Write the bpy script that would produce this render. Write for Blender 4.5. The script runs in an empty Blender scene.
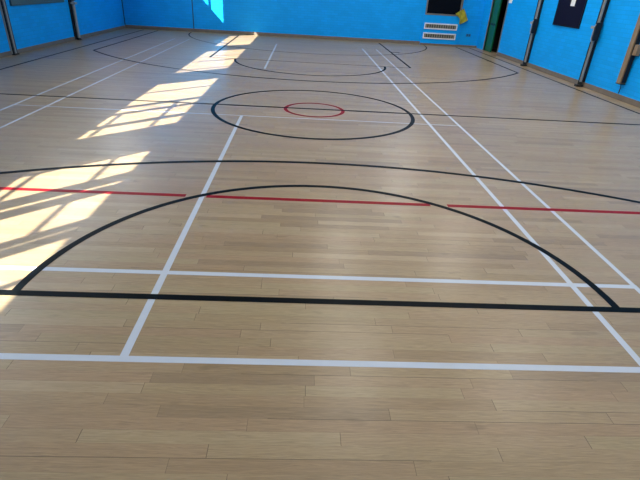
import bpy, bmesh, math, random
from mathutils import Vector, Matrix
random.seed(4)
S = bpy.context.scene
COL = S.collection
PI = math.pi

# ------------------------------------------------------------------ helpers
def nt(name):
    m = bpy.data.materials.new(name); m.use_nodes = True
    t = m.node_tree; b = t.nodes['Principled BSDF']
    return m, t, b

def N(t, typ, **kw):
    n = t.nodes.new(typ)
    for k, v in kw.items():
        if k.startswith('i_'):
            key = k[2:]
            n.inputs[int(key) if key.isdigit() else key.replace('_', ' ')].default_value = v
        else:
            setattr(n, k, v)
    return n

def L(t, a, ao, b, bi):
    t.links.new(a.outputs[ao], b.inputs[bi])

def mathn(t, op, a, b=None):
    n = t.nodes.new('ShaderNodeMath'); n.operation = op
    for i, v in enumerate((a, b)):
        if v is None: continue
        if isinstance(v, (int, float)): n.inputs[i].default_value = v
        else: t.links.new(v, n.inputs[i])
    return n.outputs[0]

def simple(name, col, rough=.5, metal=0., noise=0., nscale=20., bump=0., spec=.5):
    m, t, b = nt(name)
    b.inputs['Base Color'].default_value = (*col, 1); b.inputs['Roughness'].default_value = rough
    b.inputs['Metallic'].default_value = metal; b.inputs['Specular IOR Level'].default_value = spec
    if noise or bump:
        tc = N(t, 'ShaderNodeTexCoord'); nz = N(t, 'ShaderNodeTexNoise', i_Scale=nscale, i_Detail=4.)
        L(t, tc, 'Object', nz, 'Vector')
        if noise:
            r = N(t, 'ShaderNodeMapRange'); r.inputs['To Min'].default_value = 1 - noise; r.inputs['To Max'].default_value = 1 + noise
            L(t, nz, 'Fac', r, 'Value')
            mx = N(t, 'ShaderNodeVectorMath', operation='SCALE'); mx.inputs[0].default_value = col
            L(t, r, 'Result', mx, 'Scale'); L(t, mx, 'Vector', b, 'Base Color')
        if bump:
            bp = N(t, 'ShaderNodeBump', i_Strength=bump, i_Distance=.002)
            L(t, nz, 'Fac', bp, 'Height'); L(t, bp, 'Normal', b, 'Normal')
    return m

# ------------------------------------------------------------------ materials
def floor_material():
    m, t, b = nt('oak_strip_floor')
    geo = N(t, 'ShaderNodeTexCoord'); sep = N(t, 'ShaderNodeSeparateXYZ'); L(t, geo, 'Object', sep, 'Vector')
    X, Y = sep.outputs['X'], sep.outputs['Y']
    W = .063
    ry = mathn(t, 'DIVIDE', Y, W); row = mathn(t, 'FLOOR', ry); fy = mathn(t, 'FRACT', ry)
    wr = N(t, 'ShaderNodeTexWhiteNoise', noise_dimensions='1D'); t.links.new(row, wr.inputs['W'])
    ln = mathn(t, 'ADD', mathn(t, 'MULTIPLY', wr.outputs['Value'], .5), .70)   # strip length per row
    off = mathn(t, 'MULTIPLY', wr.outputs['Value'], 17.3)
    rx = mathn(t, 'DIVIDE', mathn(t, 'ADD', X, off), ln); cell = mathn(t, 'FLOOR', rx); fx = mathn(t, 'FRACT', rx)
    cb = N(t, 'ShaderNodeCombineXYZ'); t.links.new(row, cb.inputs['X']); t.links.new(cell, cb.inputs['Y'])
    wc = N(t, 'ShaderNodeTexWhiteNoise', noise_dimensions='2D'); L(t, cb, 'Vector', wc, 'Vector')
    ramp = N(t, 'ShaderNodeValToRGB'); L(t, wc, 'Value', ramp, 'Fac')
    e = ramp.color_ramp.elements
    e[0].position = 0; e[0].color = (.245, .170, .100, 1)
    e[1].position = 1; e[1].color = (.350, .252, .148, 1)
    for p, c in ((.10, (.275, .190, .104, 1)), (.3, (.315, .212, .122, 1)), (.5, (.300, .217, .118, 1)), (.7, (.322, .224, .128, 1)), (.88, (.318, .238, .130, 1))):
        k = e.new(p); k.color = c
    # grain: noise stretched along the boards, shifted for each strip
    sh = mathn(t, 'MULTIPLY', wc.outputs['Value'], 31.)
    cg = N(t, 'ShaderNodeCombineXYZ')
    t.links.new(mathn(t, 'MULTIPLY', X, 4.5), cg.inputs['X']); t.links.new(mathn(t, 'MULTIPLY', Y, 80.), cg.inputs['Y']); t.links.new(sh, cg.inputs['Z'])
    g = N(t, 'ShaderNodeTexNoise', i_Scale=1., i_Detail=5., i_Roughness=.62, i_Distortion=2.4); L(t, cg, 'Vector', g, 'Vector')
    # finer pores over the broad figure
    cp = N(t, 'ShaderNodeCombineXYZ'); t.links.new(mathn(t, 'MULTIPLY', X, 14.), cp.inputs['X']); t.links.new(mathn(t, 'MULTIPLY', Y, 420.), cp.inputs['Y']); t.links.new(sh, cp.inputs['Z'])
    pz = N(t, 'ShaderNodeTexNoise', i_Scale=1., i_Detail=3., i_Roughness=.7, i_Distortion=.6); L(t, cp, 'Vector', pz, 'Vector')
    pr = N(t, 'ShaderNodeMapRange'); pr.inputs['From Min'].default_value = .3; pr.inputs['From Max'].default_value = .7
    pr.inputs['To Min'].default_value = .90; pr.inputs['To Max'].default_value = 1.08; L(t, pz, 'Fac', pr, 'Value')
    gr = N(t, 'ShaderNodeMapRange'); gr.inputs['From Min'].default_value = .25; gr.inputs['From Max'].default_value = .75
    gr.inputs['To Min'].default_value = .76; gr.inputs['To Max'].default_value = 1.20; L(t, g, 'Fac', gr, 'Value')
    # broad wear and tone drift
    cw = N(t, 'ShaderNodeCombineXYZ'); t.links.new(mathn(t, 'MULTIPLY', X, .5), cw.inputs['X']); t.links.new(mathn(t, 'MULTIPLY', Y, 1.6), cw.inputs['Y'])
    w = N(t, 'ShaderNodeTexNoise', i_Scale=1., i_Detail=3.); L(t, cw, 'Vector', w, 'Vector')
    wm = N(t, 'ShaderNodeMapRange'); wm.inputs['From Min'].default_value = .3; wm.inputs['From Max'].default_value = .7
    wm.inputs['To Min'].default_value = .95; wm.inputs['To Max'].default_value = 1.05; L(t, w, 'Fac', wm, 'Value')
    tone = mathn(t, 'MULTIPLY', mathn(t, 'MULTIPLY', gr.outputs['Result'], pr.outputs['Result']), wm.outputs['Result'])
    # seams: faint between strips, stronger along every third joint, butt ends
    s1 = mathn(t, 'LESS_THAN', fy, .018)
    r3 = mathn(t, 'LESS_THAN', mathn(t, 'FRACT', mathn(t, 'MULTIPLY', mathn(t, 'ADD', row, .5), .5)), .4)
    s1s = mathn(t, 'MULTIPLY', s1, mathn(t, 'ADD', mathn(t, 'MULTIPLY', r3, .22), .10))
    s2 = mathn(t, 'MULTIPLY', mathn(t, 'LESS_THAN', mathn(t, 'MULTIPLY', fx, ln), .0022), mathn(t, 'ADD', mathn(t, 'MULTIPLY', wc.outputs['Value'], .6), .25))
    # a few open joints, long dark hairlines
    cj = N(t, 'ShaderNodeCombineXYZ'); t.links.new(mathn(t, 'FLOOR', mathn(t, 'DIVIDE', mathn(t, 'ADD', X, off), 1.7)), cj.inputs['X']); t.links.new(row, cj.inputs['Y'])
    wj = N(t, 'ShaderNodeTexWhiteNoise', noise_dimensions='2D'); L(t, cj, 'Vector', wj, 'Vector')
    s3 = mathn(t, 'MULTIPLY', mathn(t, 'MULTIPLY', mathn(t, 'LESS_THAN', fy, .035), mathn(t, 'GREATER_THAN', wj.outputs['Value'], .87)), .7)
    seam = mathn(t, 'SUBTRACT', 1., mathn(t, 'MAXIMUM', mathn(t, 'MAXIMUM', s1s, s2), s3))
    # knots / mineral flecks
    ck = N(t, 'ShaderNodeCombineXYZ'); t.links.new(mathn(t, 'MULTIPLY', X, 1.6), ck.inputs['X']); t.links.new(mathn(t, 'MULTIPLY', Y, 5.), ck.inputs['Y'])
    vk = N(t, 'ShaderNodeTexNoise', i_Scale=2.2, i_Detail=2.); L(t, ck, 'Vector', vk, 'Vector')
    kn = N(t, 'ShaderNodeMapRange'); kn.inputs['From Min'].default_value = .66; kn.inputs['From Max'].default_value = .74
    kn.inputs['To Min'].default_value = 1.; kn.inputs['To Max'].default_value = .8; L(t, vk, 'Fac', kn, 'Value')
    tot = mathn(t, 'MULTIPLY', mathn(t, 'MULTIPLY', tone, seam), kn.outputs['Result'])
    sc = N(t, 'ShaderNodeVectorMath', operation='SCALE'); L(t, ramp, 'Color', sc, 0); t.links.new(tot, sc.inputs['Scale'])
    L(t, sc, 'Vector', b, 'Base Color')
    rr = N(t, 'ShaderNodeMapRange'); rr.inputs['To Min'].default_value = .27; rr.inputs['To Max'].default_value = .36; L(t, w, 'Fac', rr, 'Value')
    L(t, rr, 'Result', b, 'Roughness')
    bp = N(t, 'ShaderNodeBump', i_Strength=.12, i_Distance=.001); t.links.new(seam, bp.inputs['Height']); L(t, bp, 'Normal', b, 'Normal')
    b.inputs['Specular IOR Level'].default_value = .24
    return m

def wall_material(name, axis, col, var=.05):
    """painted brickwork: the coursing shows as relief and a slight tone change"""
    m, t, b = nt(name)
    tc = N(t, 'ShaderNodeTexCoord'); sep = N(t, 'ShaderNodeSeparateXYZ'); L(t, tc, 'Object', sep, 'Vector')
    cb = N(t, 'ShaderNodeCombineXYZ'); t.links.new(sep.outputs[axis], cb.inputs['X']); L(t, sep, 'Z', cb, 'Y')
    br = N(t, 'ShaderNodeTexBrick'); L(t, cb, 'Vector', br, 'Vector')
    br.inputs['Scale'].default_value = 1.; br.inputs['Brick Width'].default_value = .225; br.inputs['Row Height'].default_value = .075
    br.inputs['Mortar Size'].default_value = .006; br.inputs['Mortar Smooth'].default_value = .5; br.inputs['Bias'].default_value = 0
    lo = tuple(c * (1 - var) for c in col); hi = tuple(c * (1 + var) for c in col)
    br.inputs['Color1'].default_value = (*lo, 1); br.inputs['Color2'].default_value = (*hi, 1); br.inputs['Mortar'].default_value = (*[c * .86 for c in col], 1)
    nz = N(t, 'ShaderNodeTexNoise', i_Scale=1.3, i_Detail=5.); L(t, tc, 'Object', nz, 'Vector')
    mr = N(t, 'ShaderNodeMapRange'); mr.inputs['To Min'].default_value = .9; mr.inputs['To Max'].default_value = 1.1; L(t, nz, 'Fac', mr, 'Value')
    sc = N(t, 'ShaderNodeVectorMath', operation='SCALE'); L(t, br, 'Color', sc, 0); L(t, mr, 'Result', sc, 'Scale')
    L(t, sc, 'Vector', b, 'Base Color')
    bp = N(t, 'ShaderNodeBump', i_Strength=.35, i_Distance=.004, invert=True); L(t, br, 'Fac', bp, 'Height'); L(t, bp, 'Normal', b, 'Normal')
    b.inputs['Roughness'].default_value = .5; b.inputs['Specular IOR Level'].default_value = .2
    return m

BLUE = (.002, .345, .84)
M = dict(
    floor=floor_material(),
    wallx=wall_material('painted_blue_brick_end', 'X', BLUE),
    wally=wall_material('painted_blue_brick_side', 'Y', BLUE),
    blue=simple('blue_paint', BLUE, .5, spec=.2, noise=.05, nscale=6),
    white=simple('white_line_paint', (.46, .49, .53), .38, noise=.06, nscale=14, spec=.15),
    black=simple('black_line_paint', (.0025, .004, .005), .4, noise=.3, nscale=9, spec=.03),
    red=simple('red_line_paint', (.24, .004, .010), .4, noise=.15, nscale=9, spec=.05),
    ceil=simple('ceiling_paint', (.22, .22, .22), .8, noise=.03, nscale=3),
    skirt=simple('skirting_wood', (.17, .135, .10), .45, noise=.25, nscale=7),
    steel=simple('worn_steel', (.36, .345, .31), .4, .25, noise=.15, nscale=30),
    dark=simple('black_metal', (.012, .012, .014), .4, .3, noise=.2, nscale=30),
    rubber=simple('rubber', (.02, .02, .02), .7),
    wood=simple('varnished_beam_wood', (.26, .17, .09), .4, noise=.3, nscale=12),
    navy=simple('navy_felt', (.003, .004, .020), .8, spec=.1, noise=.2, nscale=60),
    navyframe=simple('dark_navy_frame', (.003, .004, .016), .6, spec=.2),
    paper=simple('white_paper', (.75, .75, .72), .7),
    green=simple('green_door_paint', (.004, .115, .045), .35, noise=.1, nscale=5),
    frame=simple('grey_door_frame', (.16, .15, .14), .5, noise=.15, nscale=10),
    ventwhite=simple('white_enamel', (.70, .72, .74), .4),
    ventdark=simple('vent_shadow', (.03, .035, .035), .7),
    ventslat=simple('vent_louvre', (.22, .20, .15), .5, noise=.3, nscale=30),
    yellow=simple('yellow_cloth', (.36, .32, .02), .8, noise=.12, nscale=18, bump=.5),
    board=simple('grey_green_board', (.05, .115, .135), .7, noise=.25, nscale=30, bump=.4),
    boardframe=simple('board_frame', (.04, .085, .10), .5),
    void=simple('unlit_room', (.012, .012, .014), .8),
    violet=simple('dark_violet_fabric', (.025, .022, .07), .9, noise=.3, nscale=20),
    winframe=simple('window_frame_paint', (.55, .56, .57), .4),
)
mg, tg, bg = nt('glass_pane')
tg.nodes.remove(bg)
mixs = N(tg, 'ShaderNodeMixShader'); mixs.inputs[0].default_value = .07
tr = N(tg, 'ShaderNodeBsdfTransparent'); gl = N(tg, 'ShaderNodeBsdfGlossy', i_Roughness=.02)
L(tg, tr, 0, mixs, 1); L(tg, gl, 0, mixs, 2); L(tg, mixs, 0, tg.nodes['Material Output'], 'Surface')
M['glass'] = mg
md, td, bd = nt('dark_glass'); bd.inputs['Base Color'].default_value = (.004, .004, .006, 1); bd.inputs['Roughness'].default_value = .2; bd.inputs['Specular IOR Level'].default_value = .1
M['darkglass'] = md

me_, te, be = nt('added_light_diffuser'); be.inputs['Base Color'].default_value = (.8, .8, .8, 1)
be.inputs['Emission Color'].default_value = (1, .97, .90, 1); be.inputs['Emission Strength'].default_value = 8  # glowing face of the added ceiling fill panels
M['fill_glow'] = me_

class MB:
    def __init__(s): s.bm = bmesh.new()
    def box(s, x0, x1, y0, y1, z0, z1, bev=0.):
        r = bmesh.ops.create_cube(s.bm, size=1)
        vs = r['verts']
        for v in vs:
            v.co = Vector((x0 + (v.co.x + .5) * (x1 - x0), y0 + (v.co.y + .5) * (y1 - y0), z0 + (v.co.z + .5) * (z1 - z0)))
        if bev:
            es = {e for v in vs for e in v.link_edges}
            bmesh.ops.bevel(s.bm, geom=list(es), offset=bev, segments=2, affect='EDGES', profile=.7)
        return s
    def tube(s, pts, r, seg=14):
        """round bar through the points, capped"""
        rings = []
        pts = [Vector(p) for p in pts]
        for i, p in enumerate(pts):
            d = (pts[min(i + 1, len(pts) - 1)] - pts[max(i - 1, 0)]).normalized()
            a = Vector((0, 0, 1)) if abs(d.z) < .9 else Vector((1, 0, 0))
            u = d.cross(a).normalized(); v = d.cross(u)
            rr = r[i] if isinstance(r, (list, tuple)) else r
            rings.append([s.bm.verts.new(p + u * math.cos(2 * PI * k / seg) * rr + v * math.sin(2 * PI * k / seg) * rr) for k in range(seg)])
        for a, b in zip(rings, rings[1:]):
            for k in range(seg):
                s.bm.faces.new((a[k], a[(k + 1) % seg], b[(k + 1) % seg], b[k]))
        s.bm.faces.new(rings[0][::-1]); s.bm.faces.new(rings[-1])
        return s
    def poly_prism(s, outer, z0, z1):
        """closed prism from a list of xy points"""
        a = [s.bm.verts.new((x, y, z0)) for x, y in outer]; b = [s.bm.verts.new((x, y, z1)) for x, y in outer]
        n = len(a)
        s.bm.faces.new(a[::-1]); s.bm.faces.new(b)
        for i in range(n): s.bm.faces.new((a[i], a[(i + 1) % n], b[(i + 1) % n], b[i]))
        return s
    def ribbon(s, pts, w, z0, z1, closed=False):
        """flat strip of width w along xy points"""
        n = len(pts); rows = []
        for i, p in enumerate(pts):
            if closed: a, c = pts[i - 1], pts[(i + 1) % n]
            else: a, c = pts[max(i - 1, 0)], pts[min(i + 1, n - 1)]
            d = Vector((c[0] - a[0], c[1] - a[1])).normalized(); nn = Vector((-d.y, d.x)) * w / 2
            q = Vector(p)
            rows.append([s.bm.verts.new((*(q + nn), z0)), s.bm.verts.new((*(q - nn), z0)), s.bm.verts.new((*(q - nn), z1)), s.bm.verts.new((*(q + nn), z1))])
        m = n if closed else n - 1
        for i in range(m):
            a, c = rows[i], rows[(i + 1) % n]
            for k in range(4): s.bm.faces.new((a[k], a[(k + 1) % 4], c[(k + 1) % 4], c[k]))
        if not closed:
            s.bm.faces.new(rows[0][::-1]); s.bm.faces.new(rows[-1])
        return s
    def build(s, name, mat, parent=None, smooth=False, **tags):
        bmesh.ops.recalc_face_normals(s.bm, faces=s.bm.faces)
        me = bpy.data.meshes.new(name); s.bm.to_mesh(me); s.bm.free()
        me.materials.append(M[mat] if isinstance(mat, str) else mat)
        if smooth:
            for p in me.polygons: p.use_smooth = True
            me.set_sharp_from_angle(angle=math.radians(35))
        o = bpy.data.objects.new(name, me); COL.objects.link(o)
        if parent:
            o.parent = parent; o.matrix_parent_inverse = Matrix.Translation(-Vector(parent.location))
        for k, v in tags.items(): o[k] = v
        return o

def thing(name, label, cat, loc, group=None):
    o = bpy.data.objects.new(name, None); COL.objects.link(o); o.location = loc
    o.empty_display_size = .1
    o['label'] = label; o['category'] = cat
    if group: o['group'] = group
    return o

# ------------------------------------------------------------------ the hall
XL, XR, Y0, Y1, H = -5.18, 6.80, -5.15, 15.65, 5.4
ST = dict(kind='structure')
MB().box(XL - .1, XR + .25, Y0 - .2, Y1 + .45, -.15, 0).build('floor', 'floor', **ST)
MB().box(XL - .1, XR + .25, Y0 - .2, Y1 + .45, H, H + .15).build('ceiling', 'ceil', **ST)
MB().box(XL - .08, XR + .2, Y0 - .2, Y0, 0, H).build('wall_near', 'wallx', **ST)

# left wall with its run of high windows
SL = 1.03            # sun: metres along y for each metre along x
EL = 1.05            # and metres down
T = .08
sill, head = (-1.60 - XL) * EL, (-.75 - XL) * EL
WIN = [  # near jamb, far jamb, [(bar centre, bar width)], [(z, y0, y1)]
    (-4.75, -1.40, [(-1.49, .05), (-2.26, .20), (-2.52, .16), (-3.20, .10), (-3.36, .12), (-3.93, .04)], [(4.21 * EL, -3.2, -1.5), (3.70 * EL, -2.3, -1.5)]),
    (-.35, 2.79, [(.04, .13), (.69, .095), (1.09, .115), (2.05, .045)], [(3.70 * EL, -.35, .69), (4.21 * EL, -.35, 1.09)]),
    (3.98, 7.22, [(4.20, .05), (5.32, .06), (6.13, .03)], []),
    (8.38, 11.20, [(9.80, .035), (10.6, .03)], []),
    (12.28, 15.30, [(12.68, .055), (13.9, .04)], []),
]
w = MB()
w.box(XL - T, XL, Y0, Y1, 0, sill); w.box(XL - T, XL, Y0, Y1, head + T * EL, H)
edges = [Y0] + [v for a in WIN for v in (a[0] - T * SL, a[1])] + [Y1]
for a, c in zip(edges[::2], edges[1::2]):
    w.box(XL - T, XL, a, c, sill, head + T * EL)
w.build('wall_left', 'wally', **ST)
for i, (a, c, bars, hb) in enumerate(WIN):
    f = MB(); xa, xb = XL - .055, XL - .015
    a2 = a - T * SL; zt = head + T * EL
    for yb, wd in bars: f.box(xa, xb, yb - wd / 2, yb + wd / 2, sill, zt)
    for z, p, q in hb: f.box(xa + .003, xb - .003, max(p, a2), q, z - .009, z + .009)
    f.box(xa, xb, a2, c, sill, sill + .004)
    fo = f.build('window_%d' % (i + 1), 'winframe', **ST)
    MB().box(XL - .037, XL - .033, a2, c, sill + .004, zt).build('glass', 'glass', fo)

# right wall with its doorway
DA, DB, DH = 13.68, 14.90, 2.10     # doorway along y, height
w = MB(); TW = .2
w.box(XR, XR + TW, Y0, DA, 0, H); w.box(XR, XR + TW, DB, Y1, 0, H); w.box(XR, XR + TW, DA, DB, DH, H)
w.build('wall_right', 'wally', **ST)

# far wall with the dark opening towards the right
OA, OB, OZ, OT = 4.86, 6.0, .97, 2.15
w = MB(); FT = .2
w.box(XL - T, OA, Y1, Y1 + FT, 0, H); w.box(OB, XR + TW, Y1, Y1 + FT, 0, H)
w.box(OA, OB, Y1, Y1 + FT, 0, OZ); w.box(OA, OB, Y1, Y1 + FT, OT, H)
w.build('wall_far', 'wallx', **ST)
MB().box(-2.915, -2.885, Y1 - .006, Y1, .10, H).build('trim_1', simple('joint_sealant', (.01, .07, .14), .7), **ST)
MB().box(XL, XL + .02, Y1 - .02, Y1, .10, H).build('trim_2', simple('dark_corner_strip', (.006, .03, .07), .7), **ST)  # narrow dark strip down the far left corner

# skirting
def skirt(name, x0, x1, y0, y1, h):
    MB().box(x0, x1, y0, y1, 0, h, .004).build(name, 'skirt', **ST)
skirt('baseboard_left', XL, XL + .018, Y0, Y1, .085)
skirt('baseboard_far', XL + .018, 4.80, Y1 - .018, Y1, .10)
MB().box(4.80, 6.12, Y1 - .068, Y1 - .05, 0, .06, .004).build('baseboard_heater', 'skirt', **ST)
skirt('baseboard_corner', 6.12, XR, Y1 - .018, Y1, .06)
skirt('baseboard_right', XR - .018, XR, Y0, DA - .06, .10)
skirt('baseboard_near', XL + .018, XR - .018, Y0, Y0 + .018, .10)

# doorway: frame, closed narrow green leaf, open dark half with a lobby behind
f = MB()
f.box(XR - .015, XR + TW, DB, DB + .06, 0, DH + .06); f.box(XR - .015, XR + TW, DA - .05, DA, 0, DH + .06); f.box(XR - .015, XR + TW, DA, DB, DH, DH + .06)
door = f.build('door_1', 'frame', **ST)
MB().box(XR + .03, XR + .075, 14.37, DB, .008, DH, .003).build('door_leaf', 'green', door)
MB().box(XR + .022, XR + .03, 14.40, 14.86, .78, .84, .003).build('push_plate', 'dark', door)
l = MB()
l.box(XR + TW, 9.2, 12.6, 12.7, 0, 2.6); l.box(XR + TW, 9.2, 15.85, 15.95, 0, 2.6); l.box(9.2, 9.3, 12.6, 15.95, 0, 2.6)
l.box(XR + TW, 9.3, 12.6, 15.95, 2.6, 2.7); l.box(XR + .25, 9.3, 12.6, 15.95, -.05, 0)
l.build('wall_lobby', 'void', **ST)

# ------------------------------------------------------------------ painted court lines
WZ, RZ, BZ = .0006, .0010, .0015
CX, CY = .98, 5.28
LOW = dict(white=0, red=.0006, black=.0011)
def line(label, pts, col, w=.04, closed=False, name='court_line', z=None):
    z = z or dict(white=WZ, red=RZ, black=BZ)[col]
    o = MB().ribbon(pts, w, LOW[col], z, closed).build(name, col)
    o['label'] = label; o['category'] = 'court line'
    return o
def seg(a, b, n=2): return [(a[0] + (b[0] - a[0]) * i / n, a[1] + (b[1] - a[1]) * i / n) for i in range(n + 1)]
def arc(cx, cy, r, a0, a1, n=96): return [(cx + r * math.cos(math.radians(a0 + (a1 - a0) * i / n)), cy + r * math.sin(math.radians(a0 + (a1 - a0) * i / n))) for i in range(n + 1)]

# badminton (white)
IN, OU = 2.57, 2.99
line('white line right across the floor nearest the viewer', seg((-3.01, .02), (3.01, .02)), 'white', z=.0005)
line('white cross line just beyond the thick black straight line', seg((-3.01, .775), (3.01, .775)), 'white', z=.0005)
line('thin white cross line passing through the near half of the black centre circle', seg((-3.01, 4.70), (3.01, 4.70)), 'white', .022, z=.0005)
line('long white centre line from the nearest white line up to the centre circle', seg((0, .04), (0, 4.70)), 'white')
line('short white line pointing at the far wall inside the far black semicircle', seg((0, 8.72), (0, 13.40)), 'white')
line('inner of the two long white lines on the right side', seg((IN, .04), (IN, 13.4)), 'white', .038)
line('outer of the two long white lines on the right side', seg((OU, .04), (OU, 13.4)), 'white', .034)
line('inner of the two long white lines on the left side', seg((-IN, .04), (-IN, 13.4)), 'white', .028)
line('outer of the two long white lines on the left side', seg((-OU, .04), (-OU, 13.4)), 'white', .028)

# netball thirds (red)
RA = 1.955
line('left piece of the red cross line, running into the sunlit floor', seg((-4.5, RA), (-.135, RA)), 'red', .054)
line('middle piece of the red cross line, inside the near black semicircle', seg((.035, RA), (1.93, RA)), 'red', .054)
line('right piece of the red cross line, crossing both right white lines', seg((2.08, RA), (6.45, RA)), 'red', .054)
o = MB().ribbon(seg((-5.0, 8.67), (6.45, 8.67)), .025, .0006, RZ).build('court_line', simple('dull_red_line_paint', (.12, .05, .045), .3))
o['label'] = 'faint thin dark line right across the floor in the far half'; o['category'] = 'court line'
line('small red circle in the middle of the black centre circle', arc(CX + .01, CY - .04, .42, 0, 360, 96)[:-1], 'red', .052, True, 'centre_circle', z=RZ)

# basketball (black)
line('black halfway line through the centre circle', seg((-4.5, CY), (6.47, CY)), 'black', .05, z=.0016)
line('large black circle in the middle of the floor', arc(CX, 5.19, 1.43, 0, 360, 128)[:-1], 'black', .056, True, 'centre_circle', z=.0018)
line('thick straight black line at the foot of the near semicircle', seg((-1.42, .52), (3.40, .52)), 'black', .05, z=.0016)
line('large black semicircle closest to the viewer', arc(CX, .53, 1.745, 0, 180), 'black', .05, name='semicircle_line', z=.0018)
line('wide shallow black arc just beyond the near semicircle', seg((6.01, -4.7), (6.01, .56))[:-1] + arc(CX, -3.695, 6.6, 40.4, 139.6, 140) + seg((-4.05, .56), (-4.05, -4.7))[1:], 'black', .056, name='arc_line')
line('wide black arc curving across the far half of the floor', seg((-4.03, 15.4), (-4.03, 10.08))[:-1] + arc(CX, 13.82, 6.27, 180 + 36.7, 360 - 36.7, 120) + seg((6.01, 10.08), (6.01, 15.4))[1:], 'black', .056, name='arc_line')
line('straight black line closing the far semicircle', seg((-1.37, 9.94), (3.37, 9.94)), 'black', .034)
line('black semicircle in the far half of the floor', arc(CX, 9.95, 1.745, 180, 360), 'black', .05, name='semicircle_line', z=.0018)
line('black lane line at far right with a small tick on it', seg((3.35, 9.95), (3.35, 15.4)), 'black', .05, z=.0016)
line('black lane line at far left lying in the sunlit patches', seg((-1.36, 9.95), (-1.36, 15.4)), 'black', .05, z=.0016)
line('small black tick beside the far right lane line', seg((3.375, 12.9), (3.62, 12.9)), 'black', .10, name='lane_tick')
line('small black tick beside the far left lane line', seg((-1.63, 12.9), (-1.385, 12.9)), 'black', .10, name='lane_tick')
line('thin black goal circle in front of the far wall', arc(CX, 15.5, 3.93, 180.5, 359.5, 128), 'black', .042, name='arc_line', z=.0014)
line('long black side line along the left wall', seg((-4.5, -4.7), (-4.5, 15.4)), 'black', .05)
line('long black side line along the right wall', seg((6.47, -4.7), (6.47, 15.4)), 'black', .05)

# ------------------------------------------------------------------ left wall fittings
def channel_post(label, y, w=.2, foot=False, bracket=False):
    r = thing('wall_post', label, 'wall post', (XL + .06, y, 0), None)
    x0 = XL
    MB().box(x0, x0 + .03, y - w / 2, y + w / 2, .012, 3.4, .004).build('backing_plate', 'steel', r)
    for s in (-1, 1):
        yy = y + s * (w / 2 - .035)
        MB().box(x0 + .03, x0 + .055, yy - .022, yy + .022, .012, 3.4, .006).build('rail', 'dark', r)
    MB().box(x0 + .03, x0 + .065, y - .02, y + .02, .012, 3.4, .004).build('centre_strip', 'steel', r)
    MB().box(x0, x0 + .08, y - w / 2, y + w / 2, 0, .03, .006).build('foot', 'rubber', r)
    return r
channel_post('wide steel and black rail post at far left edge of the photo', 8.82, .17)
r = thing('wall_post', 'slim steel and black post on left wall, nearer the far corner', 'wall post', (XL + .06, 11.85, 0))
MB().box(XL, XL + .03, 11.75, 11.93, .012, 3.4, .004).build('backing_plate', 'dark', r)
MB().tube([(XL + .075, 11.85, .03), (XL + .075, 11.85, 3.4)], .034, 16).build('tube', 'steel', r, True)
MB().tube([(XL + .075, 11.85, 0), (XL + .075, 11.85, .05)], .052, 18).build('foot', 'rubber', r, True)
MB().box(XL + .03, XL + .15, 11.79, 11.915, .84, .89, .006).build('clamp', 'steel', r)
MB().box(XL + .03, XL + .16, 11.76, 11.83, .93, 1.25, .006).build('winch_box', 'dark', r)

r = thing('wall_board', 'grey green board high on the left wall between the two posts', 'board', (XL + .01, 10.5, .90))
MB().box(XL, XL + .025, 9.15, 11.42, .93, 2.1, .003).build('panel', 'board', r)
f = MB()
f.box(XL, XL + .04, 9.11, 11.46, .895, .93, .004); f.box(XL, XL + .04, 9.11, 11.46, 2.1, 2.135, .004)
f.box(XL, XL + .04, 9.11, 9.15, .93, 2.1, .004); f.box(XL, XL + .04, 11.42, 11.46, .93, 2.1, .004)
f.build('frame', 'boardframe', r)

# ------------------------------------------------------------------ right wall fittings
def frame_post(label, y, boxz):
    r = thing('climbing_frame_post', label, 'wall post', (XR - .06, y, 0))
    MB().box(XR - .03, XR, y - .045, y + .045, .10, 3.4, .004).build('backing_strip', 'dark', r)
    MB().tube([(XR - .075, y, .03), (XR - .075, y, 3.4)], .03, 16).build('tube', 'steel', r, True)
    MB().tube([(XR - .13, y - .03, .05), (XR - .13, y - .03, 3.4)], .011, 10).build('guide_rod', 'dark', r, True)
    f = MB(); f.box(XR - .16, XR - .025, y - .06, y + .05, 0, .045, .006); f.tube([(XR - .075, y, .045), (XR - .075, y, .10)], .045, 16)
    f.build('foot', 'rubber', r)
    MB().box(XR - .15, XR - .03, y - .10, y - .045, boxz + .06, boxz + .40, .01).build('lock_box', 'dark', r)
    MB().box(XR - .17, XR - .03, y - .05, y + .06, boxz + .28, boxz + .33, .006).build('clamp', 'steel', r)
    f = MB(); f.tube([(XR - .16, y - .09, boxz + .05), (XR - .18, y - .09, boxz + .10), (XR - .18, y - .09, boxz + .32), (XR - .16, y - .09, boxz + .37)], .01, 8)
    f.build('handle', 'steel', r, True)
    return r
frame_post('tall metal post on right wall between green door and navy notice board', 11.42, .75)
frame_post('tall metal post on right wall just right of the navy notice board', 8.55, .85)

r = thing('wall_beam', 'varnished wooden beam hung on the right wall with its foot off the floor', 'wooden beam', (XR - .05, 7.25, .30))
MB().box(XR - .11, XR, 7.19, 7.31, .30, 3.2, .012).build('beam', 'wood', r)
MB().box(XR - .09, XR - .02, 7.165, 7.19, .32, 3.2, .004).build('shade_strip', 'dark', r)  # dark strip standing in for the shaded near side of the beam
MB().box(XR - .115, XR, 7.185, 7.315, .285, .30, .004).build('end_cap', 'rubber', r)
f = MB(); f.tube([(XR - .03, 7.27, .29), (XR - .012, 7.27, .2), (XR - .012, 7.28, .11)], .007, 8); f.build('cord', 'dark', r, True)
MB().box(XR - .09, XR - .02, 7.06, 7.165, .80, .98, .012).build('bracket', 'wood', r)

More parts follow.
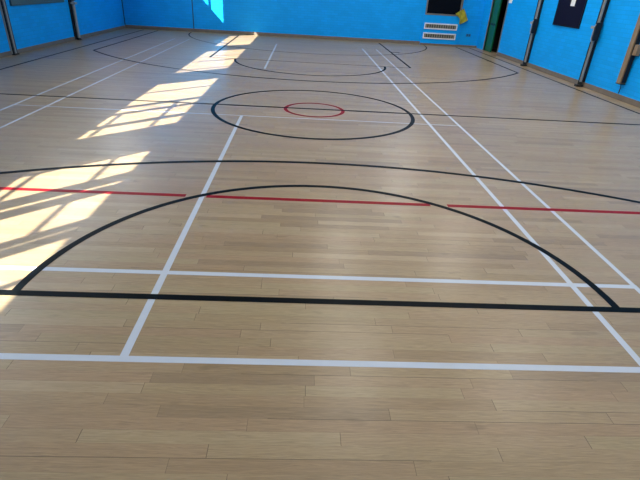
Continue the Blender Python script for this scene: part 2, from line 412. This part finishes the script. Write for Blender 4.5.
r = thing('notice_board', 'navy notice board on the right wall with a small white slip', 'notice board', (XR - .01, 9.95, 1.08))
MB().box(XR - .025, XR, 9.37, 10.53, 1.10, 2.0, .003).build('panel', 'navy', r)
f = MB(); f.box(XR - .025, XR, 9.34, 10.56, 1.075, 1.10, .003); f.box(XR - .025, XR, 9.34, 10.56, 2.0, 2.025, .003)
f.box(XR - .025, XR, 9.34, 9.37, 1.10, 2.0, .003); f.box(XR - .025, XR, 10.53, 10.56, 1.10, 2.0, .003)
f.build('frame', 'navyframe', r)
o = MB().box(XR - .027, XR - .025, 9.77, 9.95, 1.50, 1.80).build('paper_slip', 'paper'); o['label'] = 'small white paper slip pinned to the navy notice board'; o['category'] = 'paper'
o = MB().box(XR - .003, XR, 13.40, 13.60, 1.45, 1.75).build('paper_notice', 'paper'); o['label'] = 'white paper notice on right wall beside the green door'; o['category'] = 'paper'

# dark violet coat glimpsed in the doorway
c = MB()
prof = [(1.02, .05, .17), (1.1, .06, .19), (1.35, .07, .20), (1.6, .075, .19), (1.72, .06, .16), (1.80, .03, .06)]
rings = []
for z, a, b_ in prof:
    rings.append([c.bm.verts.new((7.35 + a * math.cos(2 * PI * k / 20) * (1 + .2 * math.sin(5 * k)), 14.35 + b_ * 1.6 * math.sin(2 * PI * k / 20), z)) for k in range(20)])
for a, b_ in zip(rings, rings[1:]):
    for k in range(20): c.bm.faces.new((a[k], a[(k + 1) % 20], b_[(k + 1) % 20], b_[k]))
c.bm.faces.new(rings[0][::-1]); c.bm.faces.new(rings[-1])
c.tube([(7.35, 14.35, 1.79), (7.35, 14.35, 2.6)], .008, 8)
o = c.build('hanging_coat', 'violet', None, True); o['label'] = 'dark violet coat hanging in the unlit doorway by the green door'; o['category'] = 'coat'

# ------------------------------------------------------------------ far wall fittings
# shallow boxed-in panel below and around the opening
BX0, BX1, BD = 4.80, 6.08, .05
r = thing('heater_casing', 'blue boxed heater casing on the far wall with two white vent grilles', 'heater casing', (5.44, Y1 - .03, 0))
f = MB(); f.box(BX0, BX1, Y1 - BD, Y1, .0, OZ - .03, .003); f.box(OB + .05, BX1, Y1 - BD, Y1, OZ - .03, 3.2, .003)
f.build('casing', 'blue', r)
def vent(z):
    v = MB(); x0, x1, h = 4.86, 5.99, .19; ya, yb = Y1 - BD - .02, Y1 - BD
    bw = .038
    v.box(x0, x1, ya, yb, z, z + bw, .004); v.box(x0, x1, ya, yb, z + h - bw, z + h, .004)
    v.box(x0, x0 + bw, ya, yb, z + bw, z + h - bw, .004); v.box(x1 - bw, x1, ya, yb, z + bw, z + h - bw, .004)
    g = v.build('vent_grille', 'ventwhite', r)
    MB().box(x0 + bw, x1 - bw, yb - .005, yb, z + bw, z + h - bw).build('backing', 'ventdark', g)
    s = MB(); n = 13
    for k in range(n):
        x = x0 + bw + (x1 - x0 - 2 * bw) * (k + .5) / n
        s.box(x - .022, x + .022, ya + .004, yb - .005, z + bw, z + h - bw)
    s.build('louvres', 'ventslat', g)
vent(.505); vent(.205)
f = MB(); fw = .045
f.box(OA - .02, OB + .05, Y1 - .06, Y1 + FT, OZ - .03, OZ + .015, .003); f.box(OA - .02, OB + .05, Y1 - .06, Y1 + FT, OT, OT + .05, .003)
f.box(OA - .02, OA + .02, Y1 - .06, Y1 + FT, OZ + .015, OT, .003); f.box(OB, OB + .05, Y1 - .06, Y1 + FT, OZ + .015, OT, .003)
f.build('window_6', 'frame', **ST)
MB().box(OA, OB, Y1 + .01, Y1 + .04, OZ, OT).build('trim_3', 'darkglass', **ST)

# yellow cloth hanging over the corner of the opening's ledge
c = MB(); nu, nv = 14, 12
P00, P10, P11, P01 = Vector((5.84, 0, 1.02)), Vector((6.10, 0, 1.19)), Vector((6.30, 0, .84)), Vector((6.04, 0, .70))
grid = {}
for i in range(nu + 1):
    for j in range(nv + 1):
        u, v = i / nu, j / nv
        p = (P00 * (1 - u) + P10 * u) * (1 - v) + (P01 * (1 - u) + P11 * u) * v
        notch = max(0, 1 - abs(v - .45) / .40) * (1 - u) * .10
        p = p + Vector((notch * .9, 0, 0))
        y = Y1 - .105 - .012 * math.sin(u * 9 + v * 2) - .01 * math.sin(v * 11 + u * 3)
        grid[i, j] = (c.bm.verts.new((p.x, y, p.z)), c.bm.verts.new((p.x, y + .006, p.z)))
for i in range(nu):
    for j in range(nv):
        for k in (0, 1): c.bm.faces.new([grid[a][k] for a in ((i, j), (i + 1, j), (i + 1, j + 1), (i, j + 1))])
for i in range(nu):
    for j in (0, nv): c.bm.faces.new((grid[i, j][0], grid[i + 1, j][0], grid[i + 1, j][1], grid[i, j][1]))
for j in range(nv):
    for i in (0, nu): c.bm.faces.new((grid[i, j][0], grid[i, j + 1][0], grid[i, j + 1][1], grid[i, j][1]))
c.tube([(6.02, Y1 - .105, 1.10), (6.02, Y1 - .062, 1.10)], .008, 8)
o = c.build('yellow_cloth', 'yellow', None, True); o['label'] = 'yellow cloth hanging at lower right corner of the dark opening'; o['category'] = 'cloth'

r = thing('wall_socket', 'small blue painted double socket low on the far wall near the right corner', 'socket', (6.44, Y1, .34))
MB().box(6.36, 6.52, Y1 - .012, Y1, .33, .42, .004).build('face_plate', simple('socket_blue', (.01, .16, .38), .5), r)
for x in (6.40, 6.48): MB().box(x - .012, x + .012, Y1 - .016, Y1 - .012, .365, .40, .001).build('switch', 'dark', r)

# ------------------------------------------------------------------ added ceiling fill lamps, sun, sky
for a, c in [(w_[0], w_[1]) for w_ in WIN]:
    pd = bpy.data.lights.new('window_portal', 'AREA'); pd.shape = 'RECTANGLE'; pd.size = head - sill + .1; pd.size_y = c - a + .1
    pd.cycles.is_portal = True
    po = bpy.data.objects.new('window_portal', pd); COL.objects.link(po); po.location = (XL - T - .02, (a + c) / 2, (head + sill) / 2 + .04)
    po.rotation_euler = (0, -PI / 2, 0)
for x, y in ((2.0, .6), (2.0, 5.2), (2.0, 9.8), (5.2, .6), (5.2, 5.2), (5.2, 9.8), (4.4, 13.9)):  # unseen ceiling panels, added to brighten the middle of the floor
    r = thing('added_ceiling_light', 'added white fill panel under the ceiling, out of view', 'added fill light', (x, y, H), 'added fill panels')
    MB().box(x - .36, x + .36, y - .86, y + .86, H - .07, H, .008).build('fill_housing', 'ventwhite', r)
    MB().box(x - .33, x + .33, y - .83, y + .83, H - .085, H - .07, .004).build('fill_diffuser', 'fill_glow', r)
    ld = bpy.data.lights.new('added_fill_lamp', 'AREA'); ld.shape = 'RECTANGLE'; ld.size = .64; ld.size_y = 1.64
    ld.energy = 72; ld.color = (1, .96, .88)
    lo = bpy.data.objects.new('added_fill_lamp', ld); COL.objects.link(lo); lo.location = (x, y, H - .09)
sd = bpy.data.lights.new('sun', 'SUN'); sd.energy = 30; sd.angle = math.radians(.26); sd.color = (1, .98, .90)
so = bpy.data.objects.new('sun', sd); COL.objects.link(so)
so.rotation_euler = Vector((1, SL, -EL)).to_track_quat('-Z', 'Y').to_euler()
wd = bpy.data.worlds.new('sky'); S.world = wd; wd.use_nodes = True
t = wd.node_tree; bgn = t.nodes['Background']
bgn.inputs['Color'].default_value = (.84, .93, 1, 1); bgn.inputs['Strength'].default_value = 17

# ------------------------------------------------------------------ camera
yaw, pitch, roll = .05645959, -.49755576, .06165786
fwd = Vector((math.sin(yaw) * math.cos(pitch), math.cos(yaw) * math.cos(pitch), math.sin(pitch)))
right = Vector((math.cos(yaw), -math.sin(yaw), 0)); up = right.cross(fwd)
r2 = right * math.cos(roll) + up * math.sin(roll); u2 = r2.cross(fwd)
cd = bpy.data.cameras.new('camera'); co = bpy.data.objects.new('camera', cd); COL.objects.link(co)
cd.sensor_width = 36; cd.lens = 467.386 * 36 / 640; cd.clip_start = .05; cd.clip_end = 200
mm = Matrix((r2, u2, -fwd)).transposed().to_4x4(); mm.translation = Vector((.80131, -1.67295, 1.59597))
co.matrix_world = mm
S.camera = co
vs = S.view_settings
S.display_settings.display_device = 'sRGB'
vs.view_transform = 'Standard'; vs.look = 'None'; vs.exposure = 0; vs.gamma = 1; vs.use_curve_mapping = False
